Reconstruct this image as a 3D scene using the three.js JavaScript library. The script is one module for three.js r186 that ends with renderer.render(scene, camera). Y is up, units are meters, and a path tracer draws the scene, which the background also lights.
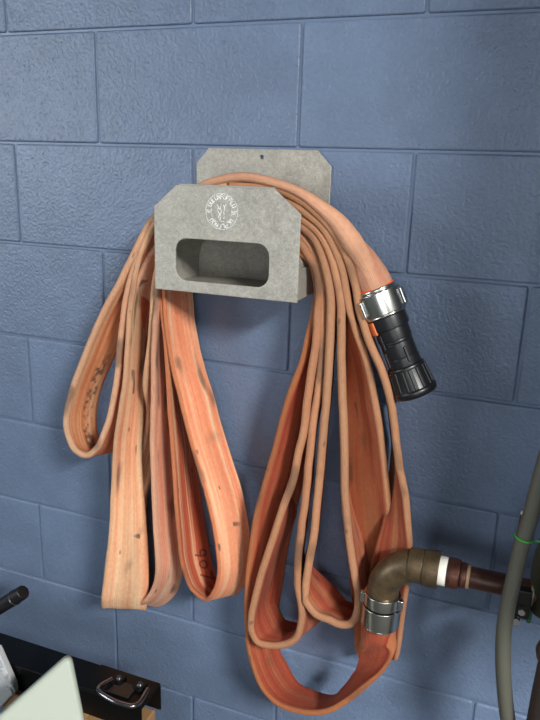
import * as THREE from 'three';
import { RoundedBoxGeometry } from 'three/addons/geometries/RoundedBoxGeometry.js';
import { mergeGeometries } from 'three/addons/utils/BufferGeometryUtils.js';
import { RectAreaLightUniformsLib } from 'three/addons/lights/RectAreaLightUniformsLib.js';

RectAreaLightUniformsLib.init();
const scene = new THREE.Scene();
const renderer = new THREE.WebGLRenderer({ antialias: true });
renderer.toneMapping = THREE.LinearToneMapping;
renderer.toneMappingExposure = 0.92;
renderer.shadowMap.enabled = true;

// ---------------------------------------------------------------- camera
// The block wall is the plane z = 0; a mortar joint 1.83 m above the floor and one of the head joints are the origin.
const Y0 = 1.83;                                   // height of that bed joint
const F = 683.04, CAM = new THREE.Vector3(1.00991, -0.23699 + Y0, 1.17407);
const camera = new THREE.PerspectiveCamera(2 * Math.atan(360 / F) * 180 / Math.PI, 540 / 720, 0.05, 50);
camera.position.copy(CAM);
camera.rotation.set(-0.27382304, 0.35735799, 0.03196016, 'YXZ');
camera.updateMatrixWorld(true);
scene.add(camera);

// ---------------------------------------------------------------- light
scene.background = new THREE.Color(0x05060a);
const LIGHTS = [
  // x, y, z of the tube fitting, length, width, intensity, turn
  { p: [3.0, 3.02, 2.55], len: 1.0, w: 0.4, power: 330, col: [1.0, 0.985, 0.95] },
];
// daylight through a frosted window in the left wall: centre, width along z, height
const WINDOW = { y: 1.95, z: 3.3, w: 2.4, h: 1.5, power: 9, col: [.92, .97, 1.0] };
// and through a second one behind the viewer
const WINDOW2 = { x: 2.1, y: 1.75, w: 2.2, h: 1.5, power: 3.0, col: [.97, .99, 1.0] };

// a measured spot: photo position and distance z from the wall give the point in the room
const CQ = camera.quaternion.clone();
function ray(px, py) { return new THREE.Vector3(px - 270, 360 - py, -F).applyQuaternion(CQ); }
function at(px, py, z) { const d = ray(px, py); return CAM.clone().addScaledVector(d, (z - CAM.z) / d.z); }
function atY(px, py, y) { const d = ray(px, py); return CAM.clone().addScaledVector(d, (y - CAM.y) / d.y); }
const V = (x, y, z) => new THREE.Vector3(x, y, z);

// ---------------------------------------------------------------- helpers
function rng(seed) { let s = seed >>> 0; return () => { s = (s + 0x6D2B79F5) | 0; let t = Math.imul(s ^ (s >>> 15), 1 | s); t = (t + Math.imul(t ^ (t >>> 7), 61 | t)) ^ t; return ((t ^ (t >>> 14)) >>> 0) / 4294967296; }; }
function noise2(seed, nx, ny) {                    // tiling value noise on an nx by ny lattice, arguments 0..1
  const r = rng(seed), g = new Float32Array(nx * ny); for (let i = 0; i < g.length; i++) g[i] = r();
  return (u, v) => {
    let x = (u - Math.floor(u)) * nx, y = (v - Math.floor(v)) * ny;
    const x0 = Math.floor(x) % nx, y0 = Math.floor(y) % ny, x1 = (x0 + 1) % nx, y1 = (y0 + 1) % ny;
    let fx = x - Math.floor(x), fy = y - Math.floor(y); fx = fx * fx * (3 - 2 * fx); fy = fy * fy * (3 - 2 * fy);
    const a = g[y0 * nx + x0], b = g[y0 * nx + x1], c = g[y1 * nx + x0], d = g[y1 * nx + x1];
    return (a + (b - a) * fx) * (1 - fy) + (c + (d - c) * fx) * fy;
  };
}
const clamp = (x, a = 0, b = 1) => Math.min(b, Math.max(a, x));
const sstep = (a, b, x) => { const t = clamp((x - a) / (b - a)); return t * t * (3 - 2 * t); };
function dataTex(w, h, fn, srgb) {
  const d = new Uint8Array(w * h * 4);
  for (let j = 0; j < h; j++) for (let i = 0; i < w; i++) {
    const c = fn((i + .5) / w, (j + .5) / h), o = (j * w + i) * 4;
    if (typeof c === 'number') { d[o] = d[o + 1] = d[o + 2] = clamp(c) * 255; } else { d[o] = clamp(c[0]) * 255; d[o + 1] = clamp(c[1]) * 255; d[o + 2] = clamp(c[2]) * 255; }
    d[o + 3] = 255;
  }
  const t = new THREE.DataTexture(d, w, h); t.wrapS = t.wrapT = THREE.RepeatWrapping; t.magFilter = THREE.LinearFilter; t.minFilter = THREE.LinearMipmapLinearFilter; t.generateMipmaps = true;
  if (srgb) t.colorSpace = THREE.SRGBColorSpace; t.needsUpdate = true; return t;
}
const used = {};
function numbered(n) { if (!(n in used)) { used[n] = 0; return n; } used[n]++; return n + '_' + String(used[n]).padStart(3, '0'); }
function mesh(name, geo, mat, parent, label) {
  const m = new THREE.Mesh(Array.isArray(geo) ? mergeGeometries(geo.map(g => { const q = g.index ? g.toNonIndexed() : g; for (const k of Object.keys(q.attributes)) if (!['position', 'normal', 'uv'].includes(k)) q.deleteAttribute(k); return q; })) : geo, mat);
  m.castShadow = m.receiveShadow = true;
  m.name = parent ? name : numbered(name);
  if (parent) { let k = 0; const taken = new Set(parent.children.map(c => c.name)); while (taken.has(m.name)) m.name = name + '_' + String(++k).padStart(3, '0'); }
  (parent || scene).add(m); if (label) m.userData.label = label; return m;
}
function thing(name, label, category, pos = [0, 0, 0], group) {
  const o = new THREE.Group(); o.name = numbered(name); o.position.set(...pos); scene.add(o);
  o.userData = { label, category }; if (group) o.userData.group = group; return o;
}
function structure(name, geo, mat) { const m = mesh(name, geo, mat); m.userData.kind = 'structure'; return m; }
const M = (color, roughness = .6, metalness = 0, extra = {}) => new THREE.MeshStandardMaterial({ color, roughness, metalness, ...extra });
function cylBetween(a, b, r0, r1 = r0, seg = 28) {
  const d = b.clone().sub(a), g = new THREE.CylinderGeometry(r1, r0, d.length(), seg);
  g.applyQuaternion(new THREE.Quaternion().setFromUnitVectors(V(0, 1, 0), d.clone().normalize()));
  g.translate((a.x + b.x) / 2, (a.y + b.y) / 2, (a.z + b.z) / 2); return g;
}
// turned piece: list of [radius, distance along the axis] from point a along unit vector dir
function turned(a, dir, prof, seg = 40) {
  const g = new THREE.LatheGeometry(prof.map(([r, h]) => new THREE.Vector2(r, h)), seg);
  g.applyQuaternion(new THREE.Quaternion().setFromUnitVectors(V(0, 1, 0), dir)); g.translate(a.x, a.y, a.z); return g;
}
// profile with short chamfers between the steps so that edges catch light
function steps(list, c = .0012) {
  const out = []; list.forEach(([r, h0, h1], i) => { out.push([r - c, h0], [r, h0 + c], [r, h1 - c], [r - c, h1]); }); return [[0.0001, list[0][1]], ...out, [0.0001, list[list.length - 1][2]]];
}

// ---------------------------------------------------------------- materials
const nA = noise2(11, 90, 90), nB = noise2(12, 200, 200), nC = noise2(13, 24, 24), nD = noise2(14, 400, 400), nE = noise2(15, 5, 5);
const paintBump = dataTex(1024, 1024, (u, v) => {   // covers 0.8 m: rolled paint over the open pores of concrete block
  let h = .5 + .05 * (nA(u, v) - .5) + .34 * (nB(u, v) - .5) + .22 * (nD(u, v) - .5);
  const pit = nB(u + .37, v + .11) * nA(u + .2, v + .7); if (pit < .05) h -= .35 * (1 - pit / .05);
  const knob = nB(u + .61, v + .83); if (knob > .90) h += 3.2 * (knob - .90);
  return clamp(h);
});
const paintMap = dataTex(512, 512, (u, v) => {
  const k = 1 + .07 * (nE(u, v) - .5) + .06 * (nC(u, v) - .5) + .05 * (nB(u, v) - .5);
  return [.378 * k, .442 * k, .540 * k];
}, true);
const paint = new THREE.MeshPhysicalMaterial({ map: paintMap, bumpMap: paintBump, bumpScale: .0016, roughness: .40, metalness: 0, specularIntensity: 1.0 });

const metNoiseA = noise2(31, 14, 14), metNoiseB = noise2(32, 70, 70), metNoiseC = noise2(33, 220, 220);
const rackMap = dataTex(512, 512, (u, v) => {
  const k = .62 + .06 * (metNoiseA(u, v) - .5) + .07 * (metNoiseB(u, v) - .5) + .10 * (metNoiseC(u, v) - .5);
  return [k * 1.0, k * .98, k * .92];
}, true);
const rackRough = dataTex(256, 256, (u, v) => [0, .50 + .18 * (metNoiseA(u, v) - .5) + .2 * (metNoiseB(u, v) - .5), 1]);
const castMetal = new THREE.MeshStandardMaterial({ map: rackMap, roughnessMap: rackRough, roughness: 1, metalness: .2 });
const chrome = M(0xc9cbc8, .16, 1);
const chromeWorn = M(0xb9b9b2, .24, 1);
const blackMetal = M(0x1b1c1f, .38, .35);
const rubber = M(0x0f0f11, .36, 0);
const brassN = noise2(41, 12, 12), brassN2 = noise2(42, 60, 60);
const brassMap = dataTex(256, 256, (u, v) => { const k = .86 + .25 * (brassN(u, v) - .5) + .15 * (brassN2(u, v) - .5); return [.39 * k, .325 * k, .235 * k]; }, true);
const agedBrass = new THREE.MeshStandardMaterial({ map: brassMap, roughness: .42, metalness: .55 });
const pipeMap = dataTex(256, 256, (u, v) => { const k = .8 + .5 * (brassN(u, v) - .5) + .3 * (brassN2(u, v) - .5); return [.36 * k, .21 * k, .16 * k]; }, true);
const brownPipe = new THREE.MeshStandardMaterial({ map: pipeMap, roughness: .4, metalness: .35 });

// hose cloth: u runs round the flat section (back edge, inner face, front edge, outer face), v along the hose
const weave = dataTex(256, 512, (u, v) => {
  const a = Math.sin((u * 100 + v * 110) * 2 * Math.PI), b = Math.sin((u * 100 - v * 110) * 2 * Math.PI);
  return .5 + .22 * a * b + .25 * (nD(u, v) - .5);
});
function hoseCloth(seed, inner, edge, outer, opt = {}) {
  const s1 = noise2(seed, 20, 4), s2 = noise2(seed + 1, 54, 6), d1 = noise2(seed + 2, 8, 14), d2 = noise2(seed + 3, 14, 26), d3 = noise2(seed + 4, 60, 200), d4 = noise2(seed + 5, 5, 7);
  const mix = (a, b, t) => a.map((x, i) => x + (b[i] - x) * t);
  const map = dataTex(256, 1024, (u, v) => {
    // u: 0-.05 back edge, .05-.45 inner face, .45-.55 front edge, .55-.95 outer face, .95-1 back edge
    const eF = sstep(.06, .035, Math.abs(u - .5)), eB = sstep(.05, .025, Math.min(u, 1 - u));
    let c = u < .5 ? inner : outer;
    const streak = s1(u, v) * .6 + s2(u, v) * .4;
    const pale = opt.pale || [.92, .76, .60];
    c = mix(c, pale, clamp((streak - .46) * 2.4, 0, .8) * (opt.streak ?? 1));
    c = mix(c, opt.deep || [.76, .34, .20], clamp((.40 - streak) * 2.0, 0, .55) * (opt.streak ?? 1));
    c = mix(c, edge, Math.max(eF, eB) * .85);
    const dirt = sstep(.66, .88, d1(u, v) * .6 + d2(u, v) * .4); c = mix(c, [.32, .25, .20], dirt * (opt.dirt ?? .55));
    const spot = sstep(.93, .98, d2(u + .3, v + .6)); c = mix(c, [.24, .19, .17], spot * (opt.dirt ?? .55));
    const k = 1 + .16 * (d4(u, v) - .5) + .06 * (d3(u, v) - .5);
    if (opt.mark) { const m = opt.mark(u, v); if (m) c = mix(c, [.16, .11, .10], m); }
    return c.map(x => x * k * (opt.tone ?? .91));
  }, true);
  return new THREE.MeshPhysicalMaterial({ map, bumpMap: weave, bumpScale: .0012, roughness: .86, metalness: 0, sheen: .25, sheenRoughness: .6, sheenColor: new THREE.Color(0xd8a080), side: THREE.DoubleSide });
}

// ---------------------------------------------------------------- room
const L = .4064, H = .2032;
const XL = -2.6, XR = 3.8, ZF = 5.2, YC = 3.05;
{
  const wall = structure('wall_back', new THREE.BoxGeometry(XR - XL + .4, YC + .2, .19), paint);
  wall.position.set((XL + XR) / 2, YC / 2, -.095 - .0040);
  // blocks of a running bond: face of one block with eased edges, in four variants of paint grain
  const jw = .004, bw = L - jw, bh = H - jw;
  function blockGeo(w, h, k) {
    const s = new THREE.Shape(), r = .002, x = w / 2 - .0038, y = h / 2 - .0038;
    s.moveTo(-x + r, -y); s.lineTo(x - r, -y); s.quadraticCurveTo(x, -y, x, -y + r); s.lineTo(x, y - r); s.quadraticCurveTo(x, y, x - r, y); s.lineTo(-x + r, y); s.quadraticCurveTo(-x, y, -x, y - r); s.lineTo(-x, -y + r); s.quadraticCurveTo(-x, -y, -x + r, -y);
    const g = new THREE.ExtrudeGeometry(s, { depth: .004, bevelEnabled: true, bevelThickness: .0042, bevelSize: .0038, bevelSegments: 4, curveSegments: 3 });
    const p = g.attributes.position, uv = g.attributes.uv;
    for (let i = 0; i < p.count; i++) uv.setXY(i, p.getX(i) / .8 + k * .31, p.getY(i) / .8 + k * .17);
    g.translate(0, 0, -.004 - .0042); return g;
  }
  const G = [0, 1, 2, 3].map(k => blockGeo(bw, bh, k));
  const r = rng(77);
  const wp = wall.position;
  for (let row = -6; row <= 8; row++) for (let i = -3; i <= 6; i++) {
    const odd = ((row % 2) + 2) % 2 === 1;                       // rows alternate by half a block
    const cx = (i + (odd ? 0 : .5)) * L, cy = Y0 - (row - .5) * H;
    if (cy + H / 2 > YC) continue;
    const b = mesh('block', G[Math.floor(r() * 4)], paint, wall);
    b.position.set(cx - wp.x, cy - wp.y, -wp.z + (r() - .5) * .0006);
  }
  const other = M(0x6a6e72, .8), slab = M(0x3a3a39, .8), white = M(0x7c8084, .85);
  const fl = structure('floor', new THREE.BoxGeometry(XR - XL + .4, .2, ZF + .4), slab); fl.position.set((XL + XR) / 2, -.1, ZF / 2);
  const ce = structure('ceiling', new THREE.BoxGeometry(XR - XL + .4, .2, ZF + .4), white); ce.position.set((XL + XR) / 2, YC + .1, ZF / 2);
  const wz0 = WINDOW.z - WINDOW.w / 2, wz1 = WINDOW.z + WINDOW.w / 2, wy0 = WINDOW.y - WINDOW.h / 2, wy1 = WINDOW.y + WINDOW.h / 2;
  const pb = (y0, y1, za, zb) => new THREE.BoxGeometry(.2, y1 - y0, zb - za).translate(0, (y0 + y1) / 2, (za + zb) / 2);
  const wl = structure('wall_left', [pb(0, YC, 0, wz0), pb(0, YC, wz1, ZF), pb(0, wy0, wz0, wz1), pb(wy1, YC, wz0, wz1)], other); wl.position.set(XL - .1, 0, 0);
  const fm = M(0xd9dadb, .5);
  function makeWindow(name, o, pos, turn) {            // built facing +x, opening in the z-y plane
    const win = new THREE.Group(); win.name = name; win.userData.kind = 'structure'; win.position.set(...pos); win.rotation.y = turn; scene.add(win);
    for (const s of [-1, 1]) { mesh('frame_rail', new THREE.BoxGeometry(.07, .05, o.w), fm, win).position.set(0, s * (o.h / 2 - .025), 0); mesh('frame_stile', new THREE.BoxGeometry(.07, o.h - .1, .05), fm, win).position.set(0, 0, s * (o.w / 2 - .025)); }
    mesh('mullion', new THREE.BoxGeometry(.06, o.h - .1, .04), fm, win);
    const gl = new THREE.MeshStandardMaterial({ color: 0xdfe6ea, roughness: .8, emissive: new THREE.Color(...o.col), emissiveIntensity: 3 });
    for (const s of [-1, 1]) mesh('pane', new THREE.BoxGeometry(.012, o.h - .1, o.w / 2 - .07), gl, win).position.set(-.01, 0, s * (o.w / 4 - .012));
    const l = new THREE.RectAreaLight(new THREE.Color(...o.col), o.power, o.w - .1, o.h - .1);
    l.position.set(.045, 0, 0); l.rotation.y = -Math.PI / 2; win.add(l);
  }
  makeWindow('window_1', WINDOW, [XL - .04, WINDOW.y, WINDOW.z], 0);
  makeWindow('window_2', WINDOW2, [WINDOW2.x, WINDOW2.y, ZF + .04], Math.PI / 2);
  const wr = structure('wall_right', new THREE.BoxGeometry(.2, YC, ZF), M(0x33373d, .8)); wr.position.set(XR + .1, YC / 2, ZF / 2);
  const qb = (xa, xb, y0, y1) => new THREE.BoxGeometry(xb - xa, y1 - y0, .2).translate((xa + xb) / 2, (y0 + y1) / 2, 0);
  const o2 = WINDOW2, xa = o2.x - o2.w / 2, xb = o2.x + o2.w / 2, ya = o2.y - o2.h / 2, yb = o2.y + o2.h / 2;
  const wf = structure('wall_front', [qb(XL - .2, xa, 0, YC), qb(xb, XR + .2, 0, YC), qb(xa, xb, 0, ya), qb(xa, xb, yb, YC)], M(0x6a6f76, .8)); wf.position.set(0, 0, ZF + .1);
}

// ceiling fittings that light the bay
LIGHTS.forEach((o, i) => {
  const t = thing('ceiling_light', 'long white ceiling light fitting on the right, behind the viewer', 'light', o.p);
  mesh('housing', new RoundedBoxGeometry(o.w + .06, .05, o.len + .06, 2, .008), M(0xd8d8d6, .5), t).position.y = 0.0;
  const glow = new THREE.MeshStandardMaterial({ color: 0xffffff, emissive: new THREE.Color(...o.col), emissiveIntensity: 3, roughness: .6 });
  mesh('diffuser', new RoundedBoxGeometry(o.w, .012, o.len, 2, .004), glow, t).position.y = -.03;
  const l = new THREE.RectAreaLight(new THREE.Color(...o.col), o.power, o.w, o.len);
  l.position.set(0, -.045, 0); l.rotation.x = -Math.PI / 2; t.add(l);
});

// ---------------------------------------------------------------- hose rack
const RX0 = .417, RX1 = .674, RT = -.268 + Y0, RB = -.436 + Y0, RZ = .16;
{
  const rack = thing('hose_rack', 'grey cast metal hose rack with clipped corners and a slot, fixed to the block wall', 'rack', [(RX0 + RX1) / 2, RB, 0]);
  const cx = (RX0 + RX1) / 2, w = (RX1 - RX0) / 2;
  const outline = (top, cut, cuty) => {
    const s = new THREE.Shape(); s.moveTo(-w, -.006); s.lineTo(w, -.006); s.lineTo(w, top - cuty); s.lineTo(w - cut, top); s.lineTo(-w + cut * .95, top); s.lineTo(-w, top - cuty); s.closePath(); return s;
  };
  const ex = (s, d) => { const g = new THREE.ExtrudeGeometry(s, { depth: d - .0026, bevelEnabled: true, bevelThickness: .0013, bevelSize: .0013, bevelOffset: -.0013, bevelSegments: 2, curveSegments: 12 }); const uv = g.attributes.uv, p = g.attributes.position; for (let i = 0; i < p.count; i++) uv.setXY(i, p.getX(i) / .3, p.getY(i) / .3); g.translate(0, 0, .0013); return g; };
  // back plate with its fixing hole
  const sb = outline(-.205 + Y0 - RB, .026, .027);
  const hole = new THREE.Path(); hole.absarc(.0, -.219 + Y0 - RB, .0035, 0, Math.PI * 2, true); sb.holes.push(hole);
  mesh('back_plate', ex(sb, .004), castMetal, rack).position.z = .001;
  // front plate with rounded slot
  const sf = outline(RT - RB, .044, .036);
  const x0 = -.0885, x1 = .0785, y0 = .0135, y1 = .083, r = .021, q = new THREE.Path();
  q.moveTo(x0 + r, y0); q.lineTo(x1 - r, y0); q.absarc(x1 - r, y0 + r, r, -Math.PI / 2, 0); q.lineTo(x1, y1 - r); q.absarc(x1 - r, y1 - r, r, 0, Math.PI / 2); q.lineTo(x0 + r, y1); q.absarc(x0 + r, y1 - r, r, Math.PI / 2, Math.PI); q.lineTo(x0, y0 + r); q.absarc(x0 + r, y0 + r, r, Math.PI, Math.PI * 1.5);
  sf.holes.push(q);
  const fp = mesh('front_plate', ex(sf, .004), castMetal, rack); fp.position.z = RZ - .004;
  mesh('hem', new RoundedBoxGeometry(2 * w - .09, .003, .006, 2, .0014), castMetal, fp).position.set(0, RT - RB + .001, -.001);
  // tray, ends, saddle
  const bx = (a, b, c, x, y, z) => { const g = new RoundedBoxGeometry(a, b, c, 2, .0009); g.translate(x, y, z); return g; };
  mesh('tray', bx(2 * w - .004, .0035, RZ - .009, 0, -.0025, RZ / 2), castMetal, rack);
  for (const s of [-1, 1]) {
    const e = mesh('end_panel', bx(.003, .045, RZ - .010, s * (w - .0045), .0215, RZ / 2), castMetal, rack);
    mesh('seam', bx(.0035, .003, RZ - .012, 0, 0, 0), castMetal, e).position.set(s * (w - .004), .044, RZ / 2);
  }
  const arch = new THREE.Shape(), N = 24, aw = w - .0065; const pts = [];
  for (let i = 0; i <= N; i++) { const a = Math.PI * (1 - i / N); pts.push([Math.cos(a) * aw, .042 + Math.pow(Math.sin(a), .75) * .050]); }
  arch.moveTo(pts[0][0], pts[0][1]); pts.forEach(p => arch.lineTo(...p)); for (let i = N; i >= 0; i--) arch.lineTo(pts[i][0] * .985, pts[i][1] - .003); arch.closePath();
  const sg = new THREE.ExtrudeGeometry(arch, { depth: RZ - .010, bevelEnabled: false }); sg.translate(0, 0, .005);
  mesh('saddle', sg, castMetal, rack);
  for (const [x, z] of [[w - .01, RZ - .012], [w - .02, RZ - .04]]) mesh('weld', new THREE.SphereGeometry(.003, 10, 8), castMetal, rack).position.set(x, -.005, z);
  // worn white printed seal on the front plate
  const cv = document.createElement('canvas'); cv.width = cv.height = 256; const g2 = cv.getContext('2d');
  g2.fillStyle = '#000'; g2.fillRect(0, 0, 256, 256); g2.strokeStyle = '#fff'; g2.fillStyle = '#fff';
  const rr = rng(5);
  g2.lineWidth = 4; g2.beginPath(); g2.arc(128, 128, 118, 0, Math.PI * 2); g2.stroke();
  g2.lineWidth = 3; g2.beginPath(); g2.arc(128, 128, 76, Math.PI * .62, Math.PI * 1.1); g2.stroke(); g2.beginPath(); g2.arc(128, 128, 76, Math.PI * 1.75, Math.PI * 2.4); g2.stroke();
  const strokes = (a0, a1, n) => { for (let i = 0; i < n; i++) { const a = a0 + (a1 - a0) * (i + .5) / n; g2.save(); g2.translate(128 + Math.cos(a) * 97, 128 + Math.sin(a) * 97); g2.rotate(a + Math.PI / 2); g2.lineWidth = 6; g2.beginPath(); const k = Math.floor(rr() * 5); g2.moveTo(-8, -13); g2.lineTo(-8, 13); if (k === 0) { g2.moveTo(-8, -13); g2.lineTo(8, 13); g2.lineTo(8, -13); } if (k === 1) { g2.lineTo(8, 13); } if (k === 2) { g2.moveTo(-8, 0); g2.lineTo(8, 0); g2.moveTo(-8, -13); g2.lineTo(8, -13); } if (k === 3) { g2.moveTo(8, -13); g2.lineTo(8, 13); g2.lineTo(-8, 13); } if (k === 4) { g2.moveTo(-8, -13); g2.lineTo(8, -13); g2.lineTo(8, 0); g2.lineTo(-8, 0); } g2.stroke(); g2.restore(); } };
  strokes(Math.PI * 1.1, Math.PI * 1.9, 11); strokes(Math.PI * .82, Math.PI * .18, 8);
  for (const s of [-1, 1]) for (let i = 0; i < 3; i++) g2.fillRect(128 + s * 92 - 22, 120 + i * 9, 44 - i * 6, 5);
  // worn figure in the middle
  g2.lineWidth = 6; const poly = p => { g2.beginPath(); p.forEach(([x, y], i) => i ? g2.lineTo(x, y) : g2.moveTo(x, y)); g2.stroke(); };
  poly([[92, 82], [104, 100], [98, 122], [112, 146], [104, 172]]); poly([[124, 78], [116, 104], [126, 128], [118, 150], [124, 168], [112, 186]]); poly([[140, 84], [150, 104], [144, 132], [148, 160], [140, 180]]); poly([[160, 78], [150, 96]]); poly([[100, 108], [126, 116]]); poly([[118, 190], [150, 192]]);
  for (let i = 0; i < 500; i++) { g2.fillStyle = `rgba(0,0,0,${.25 + .6 * rr()})`; g2.fillRect(rr() * 256, rr() * 256, 2 + rr() * 6, 2 + rr() * 5); }
  const al = new THREE.CanvasTexture(cv);
  const seal = mesh('seal', new THREE.CircleGeometry(.0305, 48), M(0xe6e6e0, .55, .2, { alphaMap: al, transparent: true, polygonOffset: true, polygonOffsetFactor: -1 }), fp, 'worn white printed round seal');
  const c = at(222, 211.5, RZ); seal.position.set(c.x - cx, c.y - RB, .0043);
}

// ---------------------------------------------------------------- fire hose
// A run of flat hose is a list of stations. a = front edge [px, py, z]; b = back edge [px, py] (its depth follows from
// the width of the hose) or [px, py, z]; otherwise d = direction from front edge to back edge.
const W = .098, T = .0155;
function station(s, dt) {
  const A = at(...s.a), t = s.t || dt; let B, w = s.w || W;
  if (s.b && s.b.length === 3) { B = at(...s.b); w = s.w || B.distanceTo(A) + t * .7; }
  else if (s.b) {
    const d = ray(...s.b).normalize(), oc = CAM.clone().sub(A), bq = oc.dot(d), cq = oc.lengthSq() - w * w, disc = bq * bq - cq;
    B = CAM.clone().addScaledVector(d, disc > 0 ? -bq + (s.near ? -1 : 1) * Math.sqrt(disc) : -bq);
  } else B = A.clone().addScaledVector(V(...(s.d || (s.a[0] > 280 ? [-.24, -.05, -1] : [.06, 0, -1]))).normalize(), w);
  if (B.z < .014) { const k = .014 - B.z; A.z += k; B.z += k; }
  const D = B.clone().sub(A).normalize(), C = A.clone().addScaledVector(D, w / 2 - (s.edge ? 0 : t * .35));
  return { C, D, w, t, bz: B.z };
}
function ribbon(list, seed, opt = {}) {
  const st = list.map(q => station(q, opt.t || T)), n = st.length, S = [0];
  for (let i = 1; i < n; i++) S.push(S[i - 1] + Math.max(.004, st[i].C.distanceTo(st[i - 1].C)));
  const vec = st.map(s => [s.C.x, s.C.y, s.C.z, s.D.x, s.D.y, s.D.z, s.w, s.t]);
  const tan = vec.map((v, i) => v.map((x, k) => {
    if (i === 0) return (vec[1][k] - x) / (S[1] - S[0]);
    if (i === n - 1) return (x - vec[n - 2][k]) / (S[n - 1] - S[n - 2]);
    const h0 = S[i] - S[i - 1], h1 = S[i + 1] - S[i], d0 = (x - vec[i - 1][k]) / h0, d1 = (vec[i + 1][k] - x) / h1;
    return (d0 * h1 + d1 * h0) / (h0 + h1);
  }));
  const ev = s => {
    let i = 0; while (i < n - 2 && s > S[i + 1]) i++;
    const h = S[i + 1] - S[i], u = clamp((s - S[i]) / h), u2 = u * u, u3 = u2 * u;
    return vec[i].map((x, k) => (2 * u3 - 3 * u2 + 1) * x + (u3 - 2 * u2 + u) * h * tan[i][k] + (-2 * u3 + 3 * u2) * vec[i + 1][k] + (u3 - u2) * h * tan[i + 1][k]);
  };
  const tot = S[n - 1], NS = Math.ceil(tot / .0055), NK = 44;
  const pos = [], uv = [], idx = [], wr1 = noise2(seed + 50, 4, 40), wr2 = noise2(seed + 51, 7, 90);
  for (let j = 0; j <= NS; j++) {
    const s = tot * j / NS, v = ev(s), e = .004, va = ev(Math.max(0, s - e)), vb = ev(Math.min(tot, s + e));
    const C = V(v[0], v[1], v[2]), D = V(v[3], v[4], v[5]).normalize(), Tn = V(vb[0] - va[0], vb[1] - va[1], vb[2] - va[2]).normalize();
    const N = Tn.clone().cross(D).normalize(), w = v[6], t = v[7], fl = w / 2 - t / 2, flat = clamp(1 - (t / w - .2) * 2.5);
    for (let k = 0; k <= NK; k++) {
      const u = k / NK; let x, y;                       // x from front edge (-) to back edge (+)
      const arc = (c, a0, a1, q) => { const a = a0 + (a1 - a0) * q; x = c + Math.cos(a) * t / 2; y = Math.sin(a) * t / 2; };
      if (u < .05) arc(fl, 0, Math.PI / 2, u / .05);
      else if (u < .45) { x = fl - 2 * fl * (u - .05) / .4; y = t / 2; }
      else if (u < .55) arc(-fl, Math.PI / 2, Math.PI * 1.5, (u - .45) / .1);
      else if (u < .95) { x = -fl + 2 * fl * (u - .55) / .4; y = -t / 2; }
      else arc(fl, -Math.PI / 2, 0, (u - .95) / .05);
      const q = fl > 0 ? clamp(1 - Math.abs(x) / Math.max(fl, .001)) : 0, hollow = 1 - .30 * flat * Math.min(1, q * 4);
      y *= hollow;
      if (t / w > .4) { const a = u * Math.PI * 2, m = clamp((t / w - .4) / .4); x += (Math.cos(a) * w / 2 - x) * m; y += (Math.sin(a) * t / 2 - y) * m; }
      const lift = flat * ((wr1(.5 + x * 3, s / 2.4) - .5) * .0028 + (wr2(.5 + x * 5, s / 2.4) - .5) * .0009);
      pos.push(C.x + D.x * x + N.x * (y + lift), C.y + D.y * x + N.y * (y + lift), C.z + D.z * x + N.z * (y + lift));
      uv.push(u, s / 1.0 + seed * .137);
    }
  }
  const R = NK + 1;
  for (let j = 0; j < NS; j++) for (let k = 0; k < NK; k++) { const a = j * R + k, b = a + 1, c = a + R, d = c + 1; idx.push(a, b, c, b, d, c); }
  for (const [j, flip] of [[0, 1], [NS, 0]]) for (let k = 1; k < NK - 1; k++) { const a = j * R; if (flip) idx.push(a, a + k + 1, a + k); else idx.push(a, a + k, a + k + 1); }
  const g = new THREE.BufferGeometry(); g.setAttribute('position', new THREE.Float32BufferAttribute(pos, 3)); g.setAttribute('uv', new THREE.Float32BufferAttribute(uv, 2)); g.setIndex(idx);
  g.computeVertexNormals();
  const nn = g.attributes.normal; for (let j = 0; j <= NS; j++) { const a = j * R, b = a + NK, v = V(nn.getX(a) + nn.getX(b), nn.getY(a) + nn.getY(b), nn.getZ(a) + nn.getZ(b)).normalize(); nn.setXYZ(a, v.x, v.y, v.z); nn.setXYZ(b, v.x, v.y, v.z); }
  return g;
}
const P = (x, y, z, b, o = {}) => ({ a: [x, y, z], ...(b ? { b } : {}), ...o });
const hose = thing('fire_hose', 'long flat orange-red fire hose hung in folds over the metal rack', 'hose');
const tanEdge = [.83, .65, .52];
const faded = [.91, .62, .46], peach = [.90, .58, .44], orange = [.87, .56, .37], red = [.72, .30, .18], brick = [.80, .42, .28];
const mk1 = noise2(71, 30, 150), mk2 = noise2(72, 12, 40);
const marksA = (u, v) => { const q = v % 1, a = mk1(u, v) * .55 + mk2(u, v) * .45, band = sstep(.09, .13, u) * sstep(.27, .22, u) * sstep(.62, .68, q) * sstep(.92, .86, q); return band * sstep(.40, .70, a) * .5; };
// three worn black digits across the hose, half rubbed off
const marksB = (u, v) => {
  const q = v % 1, gx = (u - .07) / .20, gy = (q - .452) / .075; if (gx < 0 || gx > 1 || gy < 0 || gy > 1) return 0;
  const k = Math.floor(gy * 3), y = gy * 3 - k, x = gx; const ring = (cx, cy, r, w) => sstep(w, w * .4, Math.abs(Math.hypot((x - cx) * 1.2, y - cy) - r)); const seg = (x0, y0, x1, y1, w) => { const t = clamp(((x - x0) * (x1 - x0) + (y - y0) * (y1 - y0)) / ((x1 - x0) ** 2 + (y1 - y0) ** 2)); return sstep(w, w * .4, Math.hypot(x - x0 - t * (x1 - x0), y - y0 - t * (y1 - y0))); };
  const m = k === 0 ? Math.max(ring(.35, .5, .26, .12), seg(.55, .75, .95, .6, .12)) : k === 1 ? ring(.5, .5, .32, .12) : Math.max(seg(.1, .2, .1, .8, .12), seg(.1, .8, .9, .35, .12));
  return m * .5;
};
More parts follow.
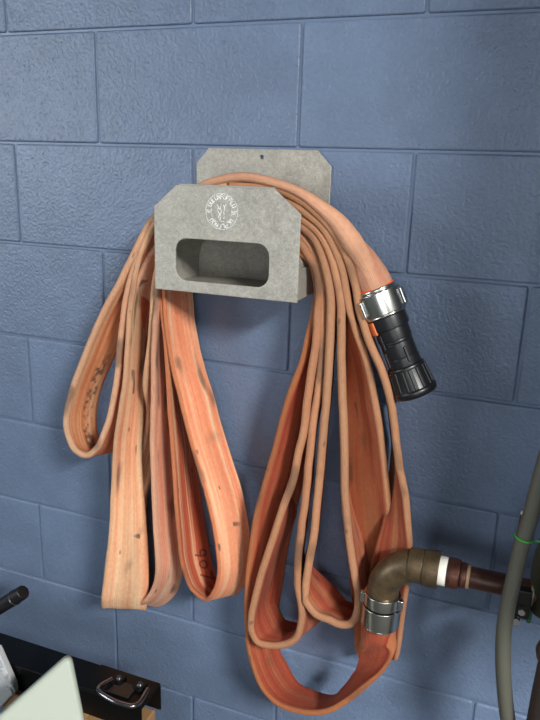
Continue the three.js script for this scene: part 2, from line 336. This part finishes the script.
{
  // run that ends at the nozzle, lying on top of all the others
  mesh('nozzle_run', ribbon([
    P(172, 204, .125), P(196, 188.5, .122, null, { d: [.0, -.1, -1] }), P(210, 182.5, .126, null, { d: [-.03, -.1, -1] }), P(228, 178.5, .128, null, { d: [-.08, -.1, -1] }), P(246, 177, .13, null, { d: [-.12, -.1, -1] }), P(262, 179, .13, null, { d: [-.15, -.1, -1] }), P(284, 185.5, .13, null, { d: [-.2, -.1, -1] }), P(304, 195, .13, null, { d: [-.25, -.12, -1], t: .018 }),
    { a: [322, 208, .132], d: [-.25, -.12, -1], w: .094, t: .022 }, { a: [338, 222.5, .133], d: [-.25, -.125, -1], w: .09, t: .028 }, { a: [353, 243, .134], d: [-.23, -.11, -1], w: .08, t: .034 }, { a: [364, 262, .132], d: [-.22, -.11, -1], w: .07, t: .045, edge: 1 }, { a: [372, 279, .130], d: [-.22, -.11, -1], w: .062, t: .055, edge: 1 }, { a: [378, 292, .129], d: [-.22, -.11, -1], w: .058, t: .056, edge: 1 },
  ], 1, { log: 'T' }), hoseCloth(101, [.78, .54, .43], [.82, .61, .48], [.76, .53, .42], { dirt: .2, pale: [.82, .64, .52], deep: [.74, .43, .32], streak: .6 }), hose);
  // outermost loop on the left
  mesh('hose_fold', ribbon([
    P(174, 203, .125), P(152, 221, .125), P(138, 244, .125), P(121, 280, .123, null, { d: [.15, 0, -1] }), P(104, 311, .12, [135, 312]), P(83, 359, .118, [114, 358]), P(69, 400, .118, [99, 398]), P(66, 415, .118, [97, 413]), P(68, 436, .12, [98, 434]),
    P(75, 450, .122, [102, 447]), P(86, 455, .122, [112, 450]), P(97, 448, .122, [122, 444]), P(106, 428, .12, [129, 424]), P(113, 400, .12, [136, 396]), P(118, 370, .12, [141, 366]), P(121, 335, .12), P(126, 300, .122), P(131, 278, .123), P(139, 256, .124), P(148, 237, .125), P(166, 208, .125), P(195, 192, .125), P(228, 186, .126),
  ], 2, { log: 'L12', t: .0135 }), hoseCloth(111, orange, tanEdge, brick, { mark: marksA, dirt: .5 }), hose);
  // second loop: broad pale strand in front
  mesh('hose_fold', ribbon([
    P(228, 196, .126), P(180, 206, .126), P(155, 222, .127), P(144, 243, .128), P(138, 262, .128, [152, 262]), P(133, 284, .128, [148, 284]), P(130, 304, .128, [146, 304]), P(128, 335, .13, [145, 335]), P(124, 385, .134, [142, 385, 0.064]), P(117.5, 424, .138, [141, 424, 0.072]), P(115, 450, .14, [140, 450, 0.076]), P(112.5, 490, .142, [142, 490, 0.080]), P(111, 525, .142, [145, 525, 0.082]), P(108, 557, .14, [147, 557, 0.083]), P(104.5, 585, .136, [147, 587, 0.083]), P(102.5, 600, .13, [145.5, 602, 0.077]),
    P(103, 606, .112, [144, 608, .062]), P(103.5, 600, .104, [140, 602, .05]), P(104.5, 585, .095, [141, 585, .046]), P(108.5, 550, .08, [143, 548, .045]), P(116, 510, .066, [143, 508, .04]), P(128, 488, .04, [148, 486, .018]), P(141, 458, .046, [153, 456, .016]), P(147.5, 425, .07, [156, 423, .02]), P(149.5, 382, .095), P(150, 335, .112), P(152, 304, .116), P(153, 290, .118), P(158, 262, .12), P(172, 230, .122), P(228, 204, .124),
  ], 3, { log: 'L34', t: .010 }), hoseCloth(121, [.92, .68, .52], [.80, .62, .48], [.92, .68, .52], { dirt: .6, pale: [.95, .85, .68], deep: [.86, .50, .34] }), hose);
  // third loop: narrower strand whose fold turns away behind
  mesh('hose_fold', ribbon([
    P(228, 211, .124), P(190, 221, .122), P(167, 234, .122), P(159, 258, .122), P(157, 288, .122), P(155.5, 310, .122), P(154, 340, .122, [169, 340]), P(153, 394, .122, [171, 394]), P(152.5, 450, .122, [171.5, 450]), P(154, 496, .122, [175, 496]), P(156, 540, .12, [179, 541]), P(157, 568, .116, [183, 572]), P(154, 586, .104, [178, 590]), P(147, 598, .084, [168, 600]),
    P(136, 603, .056, [152, 604, .02]), P(122, 596, .036, [146, 597, .018]), P(114, 575, .03, [145, 573, .018]), P(113, 530, .028, [145, 528, .018]), P(114, 480, .028, [146, 478, .018]), P(119, 430, .03, [149, 428, .018]), P(127, 380, .034, [151, 378, .018]), P(137, 330, .045, [154, 326, .018]), P(147, 285, .07), P(163, 240, .11), P(190, 228, .118), P(228, 218, .122),
  ], 4, { log: 'L55', t: .010 }), hoseCloth(131, [.90, .65, .53], [.82, .60, .48], [.90, .64, .53], { dirt: .6, pale: [.86, .78, .66], deep: [.84, .48, .36] }), hose);
  // innermost loop on the left
  mesh('hose_fold', ribbon([
    P(228, 224, .122), P(190, 225, .12), P(170, 233, .12, null, { d: [-.05, 0, -1] }), P(159, 246, .12, null, { d: [-.1, 0, -1] }), P(157, 268, .118, null, { d: [-.1, 0, -1] }), P(160, 296, .116), P(165, 340, .114), P(169, 395, .113, [186, 394]), P(172, 440, .112, [192, 438]), P(175, 490, .112, [199, 487]), P(179, 540, .112, [207, 535]), P(184, 570, .114, [213, 565]), P(193, 590, .117, [222, 585]),
    P(206, 599.5, .12, [234, 593]), P(214, 591, .121, [243, 586]), P(218.5, 574, .12, [249, 568]), P(217, 548, .118, [251, 541]), P(209, 506, .116, [245.5, 502]), P(194, 453, .115, [230, 450]), P(180.5, 400, .115, [214, 396]), P(169.5, 351, .116, [200.5, 348]), P(165.5, 322, .117, [195.5, 321]), P(164, 290, .117, [192, 290]), P(161, 268, .117, null, { d: [-.1, 0, -1] }), P(163, 250, .118, null, { d: [-.1, 0, -1] }), P(172, 239, .118, null, { d: [-.05, 0, -1] }), P(190, 232, .118), P(228, 231, .12),
  ], 5, { log: 'L67', t: .009 }), hoseCloth(141, red, [.74, .44, .28], [.95, .62, .46], { mark: marksB, dirt: .55, pale: [.95, .80, .64], deep: [.90, .46, .30] }), hose);
  // run that ends at the pipe
  mesh('supply_run', ribbon([
    P(228, 230, .12), P(286, 246, .12), P(311, 262, .118), P(317, 285, .112), P(314, 312, .108, [334, 312]), P(308, 336, .108, [332, 334]), P(300, 366, .108, [330, 366]), P(291, 390, .108, [326, 390]), P(282, 419, .106, [320, 420]), P(269, 468, .104, [309, 468]), P(258, 506, .102, [299, 504]), P(252, 540, .10, [291, 538]), P(247, 585, .10, [283, 585]), P(246, 622, .102, [279, 622]), P(251, 660, .106, [281, 652]), P(261, 686, .112, [287, 662]), P(276, 703, .12, [299, 682], { w: .09 }), P(300, 712, .128, [319, 692], { w: .085 }),
    P(328, 710.5, .136, [337, 695], { w: .085 }), P(346, 701, .14, [345, 687], { w: .085 }), P(365, 687, .144, [353, 676], { w: .088 }), P(383, 670, .148, [357, 665], { w: .09 }), P(393, 652, .15, [358, 650], { w: .09 }), { a: [396, 636, .14], b: [360, 640, .14], w: .068, t: .036, edge: 1 }, { a: [397, 620, .14], b: [362, 623, .14], w: .056, t: .050, edge: 1 },
  ], 6, { log: 'R0', t: .011 }), hoseCloth(151, red, [.74, .46, .27], brick, { tone: .79, dirt: .35, pale: [.78, .46, .30], deep: [.56, .16, .08] }), hose);
  // first, second and third loops on the right
  mesh('hose_fold', ribbon([
    P(228, 224, .122), P(285, 233, .122), P(300, 243, .122), P(308, 255, .122), P(315.5, 268, .122), P(318, 283, .122), P(318.5, 298, .122), P(317.5, 318, .122), P(315.4, 346, .122), P(311.5, 373, .122), P(307.5, 400, .122), P(303, 437, .122), P(298, 456, .122), P(293, 480, .122), P(284, 504, .122), P(275, 531, .122), P(266, 558, .122), P(260, 578, .122), P(254.5, 600, .122), P(251, 620, .122),
    P(251.5, 632, .122, [281, 610]), P(257, 642, .122, [286, 619]), P(270, 646, .122, [297, 623]), P(286, 644.5, .122, [310, 624]), P(296, 638, .122, [320, 616]), P(301, 622, .122, [324, 604]), P(298, 585, .122), P(298, 557, .12), P(301, 532, .12), P(306.5, 493, .12), P(309, 456, .12), P(314, 419, .119), P(317.5, 396, .118), P(321, 364, .117), P(322.5, 327, .116), P(322.5, 296, .116), P(321.5, 277, .117), P(317, 261, .118), P(309, 247, .119), P(300, 236, .12), P(285, 226, .121), P(228, 218, .122),
  ], 7, { log: 'R12', t: .0145 }), hoseCloth(161, red, [.80, .58, .42], brick, { tone: .79, dirt: .45, deep: [.56, .18, .10], pale: [.78, .52, .36] }), hose);
  mesh('hose_fold', ribbon([
    P(228, 211, .124), P(285, 217, .124), P(301.7, 227.4, .125), P(313.7, 238.5, .126), P(321, 253, .126), P(327, 273, .126), P(330.5, 296, .126), P(330.5, 327, .126), P(329, 360, .126), P(326.5, 400, .126), P(323, 437, .126), P(320, 474, .126), P(316.4, 511, .126), P(313, 540, .126), P(308.5, 568, .126), P(306, 590, .126),
    P(308, 606, .126, [338, 590]), P(316, 615, .126, [346, 600]), P(328, 619.5, .126, [356, 606]), P(341, 624.5, .126, [368, 612]), P(351, 623, .125, [376, 612]), P(356.5, 612, .122, [380, 604]), P(358, 596, .118, [378, 590]), P(354.5, 575, .116, [372, 572]), P(350.5, 548, .116, [364, 545]), P(346, 510, .118), P(344.2, 461, .12), P(343.5, 424, .12), P(342, 387, .12), P(342, 350, .121), P(341.5, 327, .122), P(340.5, 300, .123), P(338, 283, .124), P(333, 262.6, .125), P(325, 244, .126), P(315.5, 230, .126), P(302.6, 219.5, .125), P(285, 209, .124), P(228, 204, .124),
  ], 8, { log: 'R34', t: .0145 }), hoseCloth(171, red, [.82, .61, .45], brick, { tone: .79, dirt: .4, deep: [.58, .22, .12], pale: [.80, .56, .40] }), hose);
  mesh('hose_fold', ribbon([
    P(228, 196, .126), P(275, 199, .127), P(295, 206, .128), P(308, 214.4, .128), P(323, 229, .128), P(334, 248, .127), P(341.5, 268, .125), P(346, 290, .122), P(350, 310, .118, null, { d: [-.2, 0, -1] }), P(356, 330, .112, [338, 332]), P(364, 352, .108, [340, 354]), P(373, 387, .104, [342, 389]), P(379, 420, .1, [343, 420]), P(386, 475, .08, [343, 475, .03]), P(390, 520, .064, [347, 522, .026]), P(393, 570, .056, [352, 574, .022]), P(396, 620, .056, [356, 625, .022]), P(396, 648, .062, [358, 650, .026]),
    P(396, 656, .074, [359, 655, .034]), P(398, 650, .084, [362, 645, .05]), P(403, 614, .09, [365, 612, .062]), P(408, 578, .094, [370, 580, .07]), P(410, 545, .096, [378, 545, .074]), P(406.5, 508, .1, [387, 508, .06]), P(403, 482, .104, [391, 478, .03]), P(399, 460, .108, null, { d: [-.26, -.1, -1] }), P(396.5, 442, .112, null, { d: [-.25, -.1, -1] }), P(394, 424, .114, null, { d: [-.25, -.1, -1] }), P(392, 405, .116, null, { d: [-.25, -.1, -1] }), P(388, 387, .118, null, { d: [-.25, -.1, -1] }), P(381, 368, .12, null, { d: [-.25, -.1, -1] }), P(372, 349, .121), P(365, 329, .122), P(360, 312, .122), P(355, 284, .124), P(349, 262, .126), P(339.6, 242, .128), P(326.7, 224, .129), P(312, 210, .129), P(297, 199.6, .128), P(282, 192, .127), P(228, 186, .126),
  ], 9, { log: 'R56', t: .0135 }), hoseCloth(181, [.70, .33, .20], [.82, .60, .44], [.78, .42, .26], { tone: .79, dirt: .4, deep: [.58, .19, .10], pale: [.76, .5, .32] }), hose);
}

// ---------------------------------------------------------------- pipe coupling of the hose
{
  const top = at(383, 592, .14), dn = V(-.02, -1, 0).normalize();
  const c = mesh('pipe_coupling', turned(top, dn, steps([[.0335, .024, .060], [.0315, .060, .064]])), chromeWorn, hose, 'worn chrome coupling ring');
  mesh('swivel_ring', turned(top, dn, steps([[.0318, .0, .022]])), chromeWorn, hose);
  for (const sgn of [-1, 1]) { const g = new RoundedBoxGeometry(.008, .020, .010, 2, .002); g.translate(top.x + sgn * .0328, top.y - .012, top.z + .008); mesh('lug', g, chrome, c); }
}
// ---------------------------------------------------------------- nozzle
{
  const a = at(375.8, 287.8, .1), e = at(414.3, 387.8, .1), dir = e.clone().sub(a).normalize();
  const cp = mesh('nozzle_coupling', turned(a, dir, steps([[.0325, 0, .006], [.0365, .006, .043], [.0345, .043, .047]], .0015)), chromeWorn, hose, 'chrome coupling with black lugs');
  const side = V(0, 0, 1).cross(dir).normalize(), frw = dir.clone().cross(side).normalize();
  const q = new THREE.Quaternion().setFromRotationMatrix(new THREE.Matrix4().makeBasis(side, dir, side.clone().cross(dir)));
  const around = (g, ang, r, h) => { const d2 = side.clone().multiplyScalar(Math.cos(ang)).addScaledVector(side.clone().cross(dir), Math.sin(ang)); const qq = new THREE.Quaternion().setFromRotationMatrix(new THREE.Matrix4().makeBasis(d2, dir, d2.clone().cross(dir))); g.applyQuaternion(qq); const p = a.clone().addScaledVector(dir, h).addScaledVector(d2, r); g.translate(p.x, p.y, p.z); return g; };
  for (const ang of [-.15, -2.3, 2.0]) mesh('lug', around(new RoundedBoxGeometry(.009, .028, .012, 2, .003), ang, .0375, .025), chrome, cp);
  mesh('gasket', turned(a, dir, steps([[.0300, -.003, .001]])), M(0xd8501c, .6), cp, 'bright orange ring at the hose end');
  const nz = thing('hose_nozzle', 'black hose nozzle with ribbed bumper hanging at the right of the rack', 'nozzle', a.toArray());
  const rel = g => { g.translate(-a.x, -a.y, -a.z); return g; };
  const body = mesh('body', rel(turned(a, dir, steps([[.0312, .047, .068], [.0278, .068, .088], [.0266, .088, .093], [.0266, .093, .118], [.0272, .118, .137]], .001))), blackMetal, nz);
  for (const [ang, h] of [[-2.2, .082], [-1.0, .11], [-2.4, .112]]) mesh('grip_rib', rel(around(new RoundedBoxGeometry(.004, .026, .005, 2, .0015), ang, .0274, h + .004)), blackMetal, body);
  mesh('tag', rel(around(new RoundedBoxGeometry(.005, .022, .017, 2, .002), -2.45, .0305, .060)), M(0xc4622f, .6), nz, 'small orange tag');
  const bump = mesh('bumper', rel(turned(a, dir, [[.018, .132], [.0278, .1322], [.0298, .134], [.0301, .1385], [.0288, .1392], [.0320, .172], [.0347, .1725], [.0360, .175], [.0360, .180], [.034, .184], [.030, .1855], [.022, .184], [.020, .172], [.0001, .170]], 48)), rubber, nz);
  for (let i = 0; i < 14; i++) { const g = new RoundedBoxGeometry(.0075, .035, .0062, 2, .0016); g.rotateZ(-.085); mesh('rib', rel(around(g, i * Math.PI / 7 + .12, .0293, .1555)), rubber, bump); }
}

// ---------------------------------------------------------------- standpipe
const PIPE = { y: at(452, 573, .14).y, x0: at(383, 590, .14).x, z: .14, yb: at(383, 590, .14).y };
{
  const o = thing('standpipe', 'aged brass elbow on a brown wall pipe that feeds the hose', 'pipe', [PIPE.x0, PIPE.yb, PIPE.z]);
  const R0 = PIPE.y - PIPE.yb;                            // bend radius
  const arc = new THREE.Curve(); arc.getPoint = t => { const a = Math.PI - t * Math.PI / 2; return V(R0 + Math.cos(a) * R0, Math.sin(a) * R0, 0); };
  mesh('elbow', [new THREE.TubeGeometry(arc, 28, .0272, 28), cylBetween(V(0, -.004, 0), V(0, .003, 0), .0272, .0272, 28)], agedBrass, o, 'aged brass elbow');
  const ax = V(1, 0, 0), bx = px => at(px, 573, PIPE.z).x - PIPE.x0, base = V(0, R0, 0);
  const seg = (name, r, p0, p1, m, hex) => { const x0 = bx(p0), x1 = bx(p1); return mesh(name, turned(base.clone().setX(x0), ax, steps([[r, 0, x1 - x0]]), hex || 40), m, o); };
  seg('hub', .0285, 408, 423, agedBrass); seg('union_nut', .0312, 423, 439, agedBrass, 8); seg('thread_tape', .0238, 438.5, 447, M(0xe9e6da, .8)).userData.label = 'white thread tape';
  seg('reducer', .0248, 447, 460, brownPipe); seg('reducer_collar', .0208, 460, 467, brownPipe); seg('thread_ring', .0195, 466.5, 470.5, M(0x8f7358, .7)); seg('pipe', .0178, 470, 640, brownPipe);
  // strap and bolt near the frame's right edge
  const cl = mesh('pipe_strap', new RoundedBoxGeometry(.026, .050, .042, 2, .003), M(0x15120f, .5, .3), o, 'dark pipe strap'); cl.position.set(bx(526) - 0.0, R0 - .012, .006);
  mesh('bolt', cylBetween(V(0, -.004, .026), V(0, -.004, .036), .0055, .0055, 6), chrome, cl); mesh('bolt', cylBetween(V(-.006, -.024, .024), V(-.006, -.024, .034), .0065, .0065, 6), chrome, cl);
  mesh('flange', turned(base.clone().setX(bx(533)), ax, steps([[.024, 0, .005]])), M(0x8c8b74, .4, .7), o);
  mesh('valve_body', turned(V(bx(553), R0, 0), V(.06, 1, 0).normalize(), [[.0001, -.034], [.022, -.033], [.024, -.030], [.026, .0], [.031, .012], [.034, .03], [.0345, .05], [.034, .07], [.030, .095], [.022, .122], [.016, .14], [.015, .16], [.0001, .161]]), M(0x3a392e, .5, .4), o, 'dark olive valve body');
}

// ---------------------------------------------------------------- flexible conduit, wires, leaning pipe
{
  const ctl = [[572, 40, .06], [574, 160, .08], [573, 260, .13], [568, 350, .18], [558, 420, .20], [545, 462, .20], [535, 500, .20], [528, 525, .20], [521, 548, .20], [514, 578, .20], [508, 605, .20], [504, 630, .20], [503, 660, .20], [504.5, 690, .20], [508, 720, .20], [516, 760, .20], [530, 830, .19]].map(p => at(...p));
  const curve = new THREE.CatmullRomCurve3(ctl), len = curve.getLength(), n = Math.floor(len / .0021), seg = 16, fr = curve.computeFrenetFrames(n, false);
  const pos = [], idx = [], uv = [];
  for (let i = 0; i <= n; i++) { const p = curve.getPointAt(i / n), r = .0112 + (i % 2 ? .0008 : -.0008); for (let k = 0; k <= seg; k++) { const a = k / seg * Math.PI * 2; const v = p.clone().addScaledVector(fr.normals[i], Math.cos(a) * r).addScaledVector(fr.binormals[i], Math.sin(a) * r); pos.push(v.x, v.y, v.z); uv.push(k / seg, i * .0016); } }
  for (let i = 0; i < n; i++) for (let k = 0; k < seg; k++) { const a = i * (seg + 1) + k, c = a + seg + 1; idx.push(a, c, a + 1, a + 1, c, c + 1); }
  const g = new THREE.BufferGeometry(); g.setAttribute('position', new THREE.Float32BufferAttribute(pos, 3)); g.setAttribute('uv', new THREE.Float32BufferAttribute(uv, 2)); g.setIndex(idx); g.computeVertexNormals();
  const c = thing('flexible_conduit', 'grey ribbed flexible conduit curving down in front of the brown pipe', 'conduit');
  mesh('tube', g, M(0x4f4f46, .5), c);
  const tp = curve.getPoint(7.55 / 16), tt = curve.getTangent(7.55 / 16);
  const tie = new THREE.TorusGeometry(.0125, .0016, 8, 28); tie.applyQuaternion(new THREE.Quaternion().setFromUnitVectors(V(0, 0, 1), tt)); tie.translate(tp.x, tp.y, tp.z);
  mesh('cable_tie', [tie, cylBetween(tp.clone().add(V(.016, .0, .003)), tp.clone().add(V(.05, -.002, 0)), .0012)], M(0x2f9a2a, .5), c, 'green cable tie');
  const gw = thing('green_cable', 'short dark green cable end hanging below the pipe strap', 'cable');
  const t1 = new THREE.CatmullRomCurve3([at(531.5, 594, .11), at(531, 600, .11), at(530, 610, .11), at(528.5, 621, .11)]);
  mesh('sheath', new THREE.TubeGeometry(t1, 16, .0042, 12), M(0x14502a, .5), gw); mesh('cut_end', cylBetween(at(528.5, 621, .11), at(528.4, 622, .11), .0034), M(0x20201c, .6), gw);
  const rw = thing('red_wire', 'thin dark red wire with a pale tip, behind the grey conduit', 'wire');
  const t2 = new THREE.CatmullRomCurve3([at(521.5, 516, .03), at(519, 528, .03), at(517, 542, .03), at(519, 570, .03), at(520, 600, .03)]);
  mesh('strand', new THREE.TubeGeometry(t2, 20, .0022, 10), M(0x551414, .5), rw); mesh('tip', new THREE.SphereGeometry(.0042, 14, 10), M(0xb9b7a0, .4), rw).position.copy(at(523, 513, .03));
}
{
  const a = at(559, 640, .22), b = at(541, 735, .22), dir = b.clone().sub(a).normalize(), len = (b.y - .0) / -dir.y;
  const o = thing('leaning_pole', 'dark brown pole with a rounded collar leaning at the right edge', 'pole', [0, 0, 0]);
  mesh('pole', turned(a, dir, [[.0001, 0], [.018, .002], [.022, .008], [.024, .1], [.024, .1 + len], [.0001, .1 + len]], 24), M(0x2a1d17, .55), o);
  mesh('collar', turned(a.clone().addScaledVector(dir, .008), dir, [[.018, 0], [.0262, .006], [.029, .016], [.0262, .028], [.02, .034]], 28), M(0x30241c, .5), o);
}

{
  const o = thing('wall_cabinet', 'grey steel wall cabinet standing out from the block wall, right of the conduit', 'cabinet', [1.64, 1.15, 0]);
  const g = M(0x50555b, .5, .2), bx = (w, h, d, x, y, z) => new RoundedBoxGeometry(w, h, d, 2, .004).translate(x, y, z);
  mesh('body', bx(.84, 1.25, .44, 0, .625, .222), g, o); const d = mesh('door', bx(.82, 1.23, .02, 0, .625, .453), g, o); mesh('handle', bx(.02, .14, .025, .34, .62, .475), chrome, d);
}
// ---------------------------------------------------------------- steel channel with handle, on its box
{
  const Y = -1.2 + Y0, ba = atY(0, 629, Y), bb = atY(159.5, 685.5, Y), z0 = (ba.z + bb.z) / 2, fz = atY(139, 706.5, Y).z, x1 = bb.x, x0 = -.75, ht = .060, wd = fz - z0;
  const black = new THREE.MeshPhysicalMaterial({ color: 0x050506, roughness: .4, specularIntensity: .45 });
  const ch = thing('steel_channel', 'glossy black steel channel along the foot of the wall', 'channel', [x1, Y - ht, z0]);
  const bx = (w, h, d, x, y, z, r = .0012) => { const g = new RoundedBoxGeometry(w, h, d, 2, r); g.translate(x, y, z); return g; };
  const xs = atY(97, 668, Y).x - x1, LW = x0 - x1;
  mesh('top_plate', bx(-xs - .002, .004, wd, xs / 2, ht - .002, wd / 2), black, ch);
  mesh('top_plate', bx(xs - LW, .004, wd, (xs + LW) / 2, ht - .0045, wd / 2), black, ch);
  mesh('back_flange', bx(-LW, ht - .005, .004, LW / 2, (ht - .005) / 2, .002), black, ch);
  mesh('front_flange', bx(-LW - .004, ht - .005, .004, LW / 2 - .002, (ht - .005) / 2, wd - .002), black, ch);
  // folding handle: plate, two bolts, bent loop
  const h = mesh('handle', (() => {
    const p = (px, py, dy) => { const q = atY(px, py, Y + dy); return V(q.x - x1, q.y - Y + ht, q.z - z0); };
    const c = new THREE.CatmullRomCurve3([p(148, 689, .012), p(140, 702, .014), p(132, 706, .016), p(116, 702, .016), p(102, 694, .016), p(98, 689, .014), p(103, 684, .012), p(112, 679, .010)], false, 'catmullrom', .4);
    return new THREE.TubeGeometry(c, 60, .0045, 12);
  })(), M(0x85858a, .25, 1), ch, 'black folding loop handle');
  const lug = (px, py) => { const q = atY(px, py, Y + .004); const g = new THREE.CylinderGeometry(.013, .015, .008, 24); g.translate(q.x - x1, ht + .004, q.z - z0); return g; };
  for (const [px, py] of [[119, 678.5], [140, 685]]) { const m = mesh('hinge', lug(px, py), black, h); const q = atY(px, py, Y + .008); const g = new THREE.SphereGeometry(.0065, 16, 8, 0, Math.PI * 2, 0, Math.PI / 2); g.translate(q.x - x1, ht + .008, q.z - z0); mesh('bolt', g, M(0x55555a, .3, .8), ch); }
  const pl = atY(118, 689, Y); mesh('handle_plate', bx(.055, .004, .034, pl.x - x1 + .006, ht + .002, pl.z - z0), M(0x131316, .25, .3), ch);
  const box = thing('cardboard_box', 'plain tan box under the black steel channel', 'box', [x1 - .165, 0, z0 + .043]);
  const bh = Y - ht; mesh('carton', new RoundedBoxGeometry(.31, bh, .076, 2, .004).translate(0, bh / 2, 0), M(0x8a6a45, .85), box);
  mesh('tape', new RoundedBoxGeometry(.05, .0012, .0765, 1, .0004).translate(.02, bh + .0001, 0), M(0xa47f4c, .4), box);
}
// ---------------------------------------------------------------- things at the lower left
{
  // white plastic panel: one rounded corner stands up into view
  const A = at(70, 655, .37), B = at(84, 724, .40), C = at(-2, 719, .47);
  const e1 = B.clone().sub(A), e2 = C.clone().sub(A), nrm = e1.clone().cross(e2).normalize(); if (nrm.z < 0) nrm.negate();
  const X = e1.clone().normalize(), Yv = nrm.clone().cross(X).normalize();
  const f = v => new THREE.Vector2(v.dot(X), v.dot(Yv));
  const l1 = (A.y - .02) / -(e1.y) ; const p1 = f(e1.clone().multiplyScalar(Math.min(l1, 9))), p2 = f(e2.clone().multiplyScalar(3.2)), p3 = p1.clone().add(p2.clone().multiplyScalar(.25));
  const s = new THREE.Shape(), r = .016, u1 = p1.clone().normalize().multiplyScalar(r), u2 = p2.clone().normalize().multiplyScalar(r);
  s.moveTo(u1.x, u1.y); s.lineTo(p1.x, p1.y); s.lineTo(p2.x, p2.y); s.lineTo(u2.x, u2.y); s.quadraticCurveTo(0, 0, u1.x, u1.y);
  const g = new THREE.ExtrudeGeometry(s, { depth: .012, bevelEnabled: true, bevelThickness: .008, bevelSize: .008, bevelOffset: -.006, bevelSegments: 5, curveSegments: 10 });
  g.translate(0, 0, -.02); g.applyMatrix4(new THREE.Matrix4().makeBasis(X, Yv, nrm)); g.translate(A.x, A.y, A.z);
  const o = thing('plastic_panel', 'smooth white plastic panel with a rounded corner, in front of the black channel', 'panel');
  mesh('sheet', g, M(0x9fa79a, .5), o);
}
{
  const z = atY(139, 706.5, -1.2 + Y0).z + .0145, pts = [[-60, 628], [-2, 648], [14, 684], [15.5, 692], [1, 708], [-70, 760]].map(p => at(p[0], p[1], z)), A = pts[0];
  const s = new THREE.Shape(pts.map(p => new THREE.Vector2(p.x - A.x, p.y - A.y)));
  const g = new THREE.ExtrudeGeometry(s, { depth: .008, bevelEnabled: true, bevelThickness: .004, bevelSize: .004, bevelOffset: -.004, bevelSegments: 4 });
  const o = thing('metal_bracket', 'pale silver metal plate with round bolt heads at the left edge', 'bracket', [A.x, A.y, z - .008]);
  const silver = M(0xc2c6c8, .35, .3); mesh('plate', g, silver, o);
  for (const [px, py, r] of [[4, 674, .0085], [10.5, 690, .0085], [-8, 690, .0085]]) { const q = at(px, py, z + .004); const b = mesh('bolt', cylBetween(V(0, 0, -.001), V(0, 0, .006), r, r * .9, 20), silver, o); b.position.set(q.x - A.x, q.y - A.y, .012); mesh('washer', new THREE.TorusGeometry(r * 1.25, .0012, 8, 24), silver, b); }
}
{
  const a = at(23.5, 592, .24), b0 = at(-70, 650, .24), b = a.clone().lerp(b0, (a.y - (.63 + .022)) / (a.y - b0.y)), d = b.clone().sub(a).normalize();
  const o = thing('lever_handle', 'thick black rod with a square end, sticking up at the left edge', 'handle', a.toArray());
  mesh('grip', turned(V(0, 0, 0), d, [[.0001, 0], [.0125, 0], [.0145, .002], [.015, .05], [.0145, b.distanceTo(a)], [.0001, b.distanceTo(a)]], 10), M(0x0d0d10, .45), o);
  mesh('ring', turned(d.clone().multiplyScalar(.028), d, [[.0145, 0], [.016, .001], [.016, .0025], [.0145, .0035]], 24), M(0x3c3c42, .3, .5), o);
}

renderer.render(scene, camera);
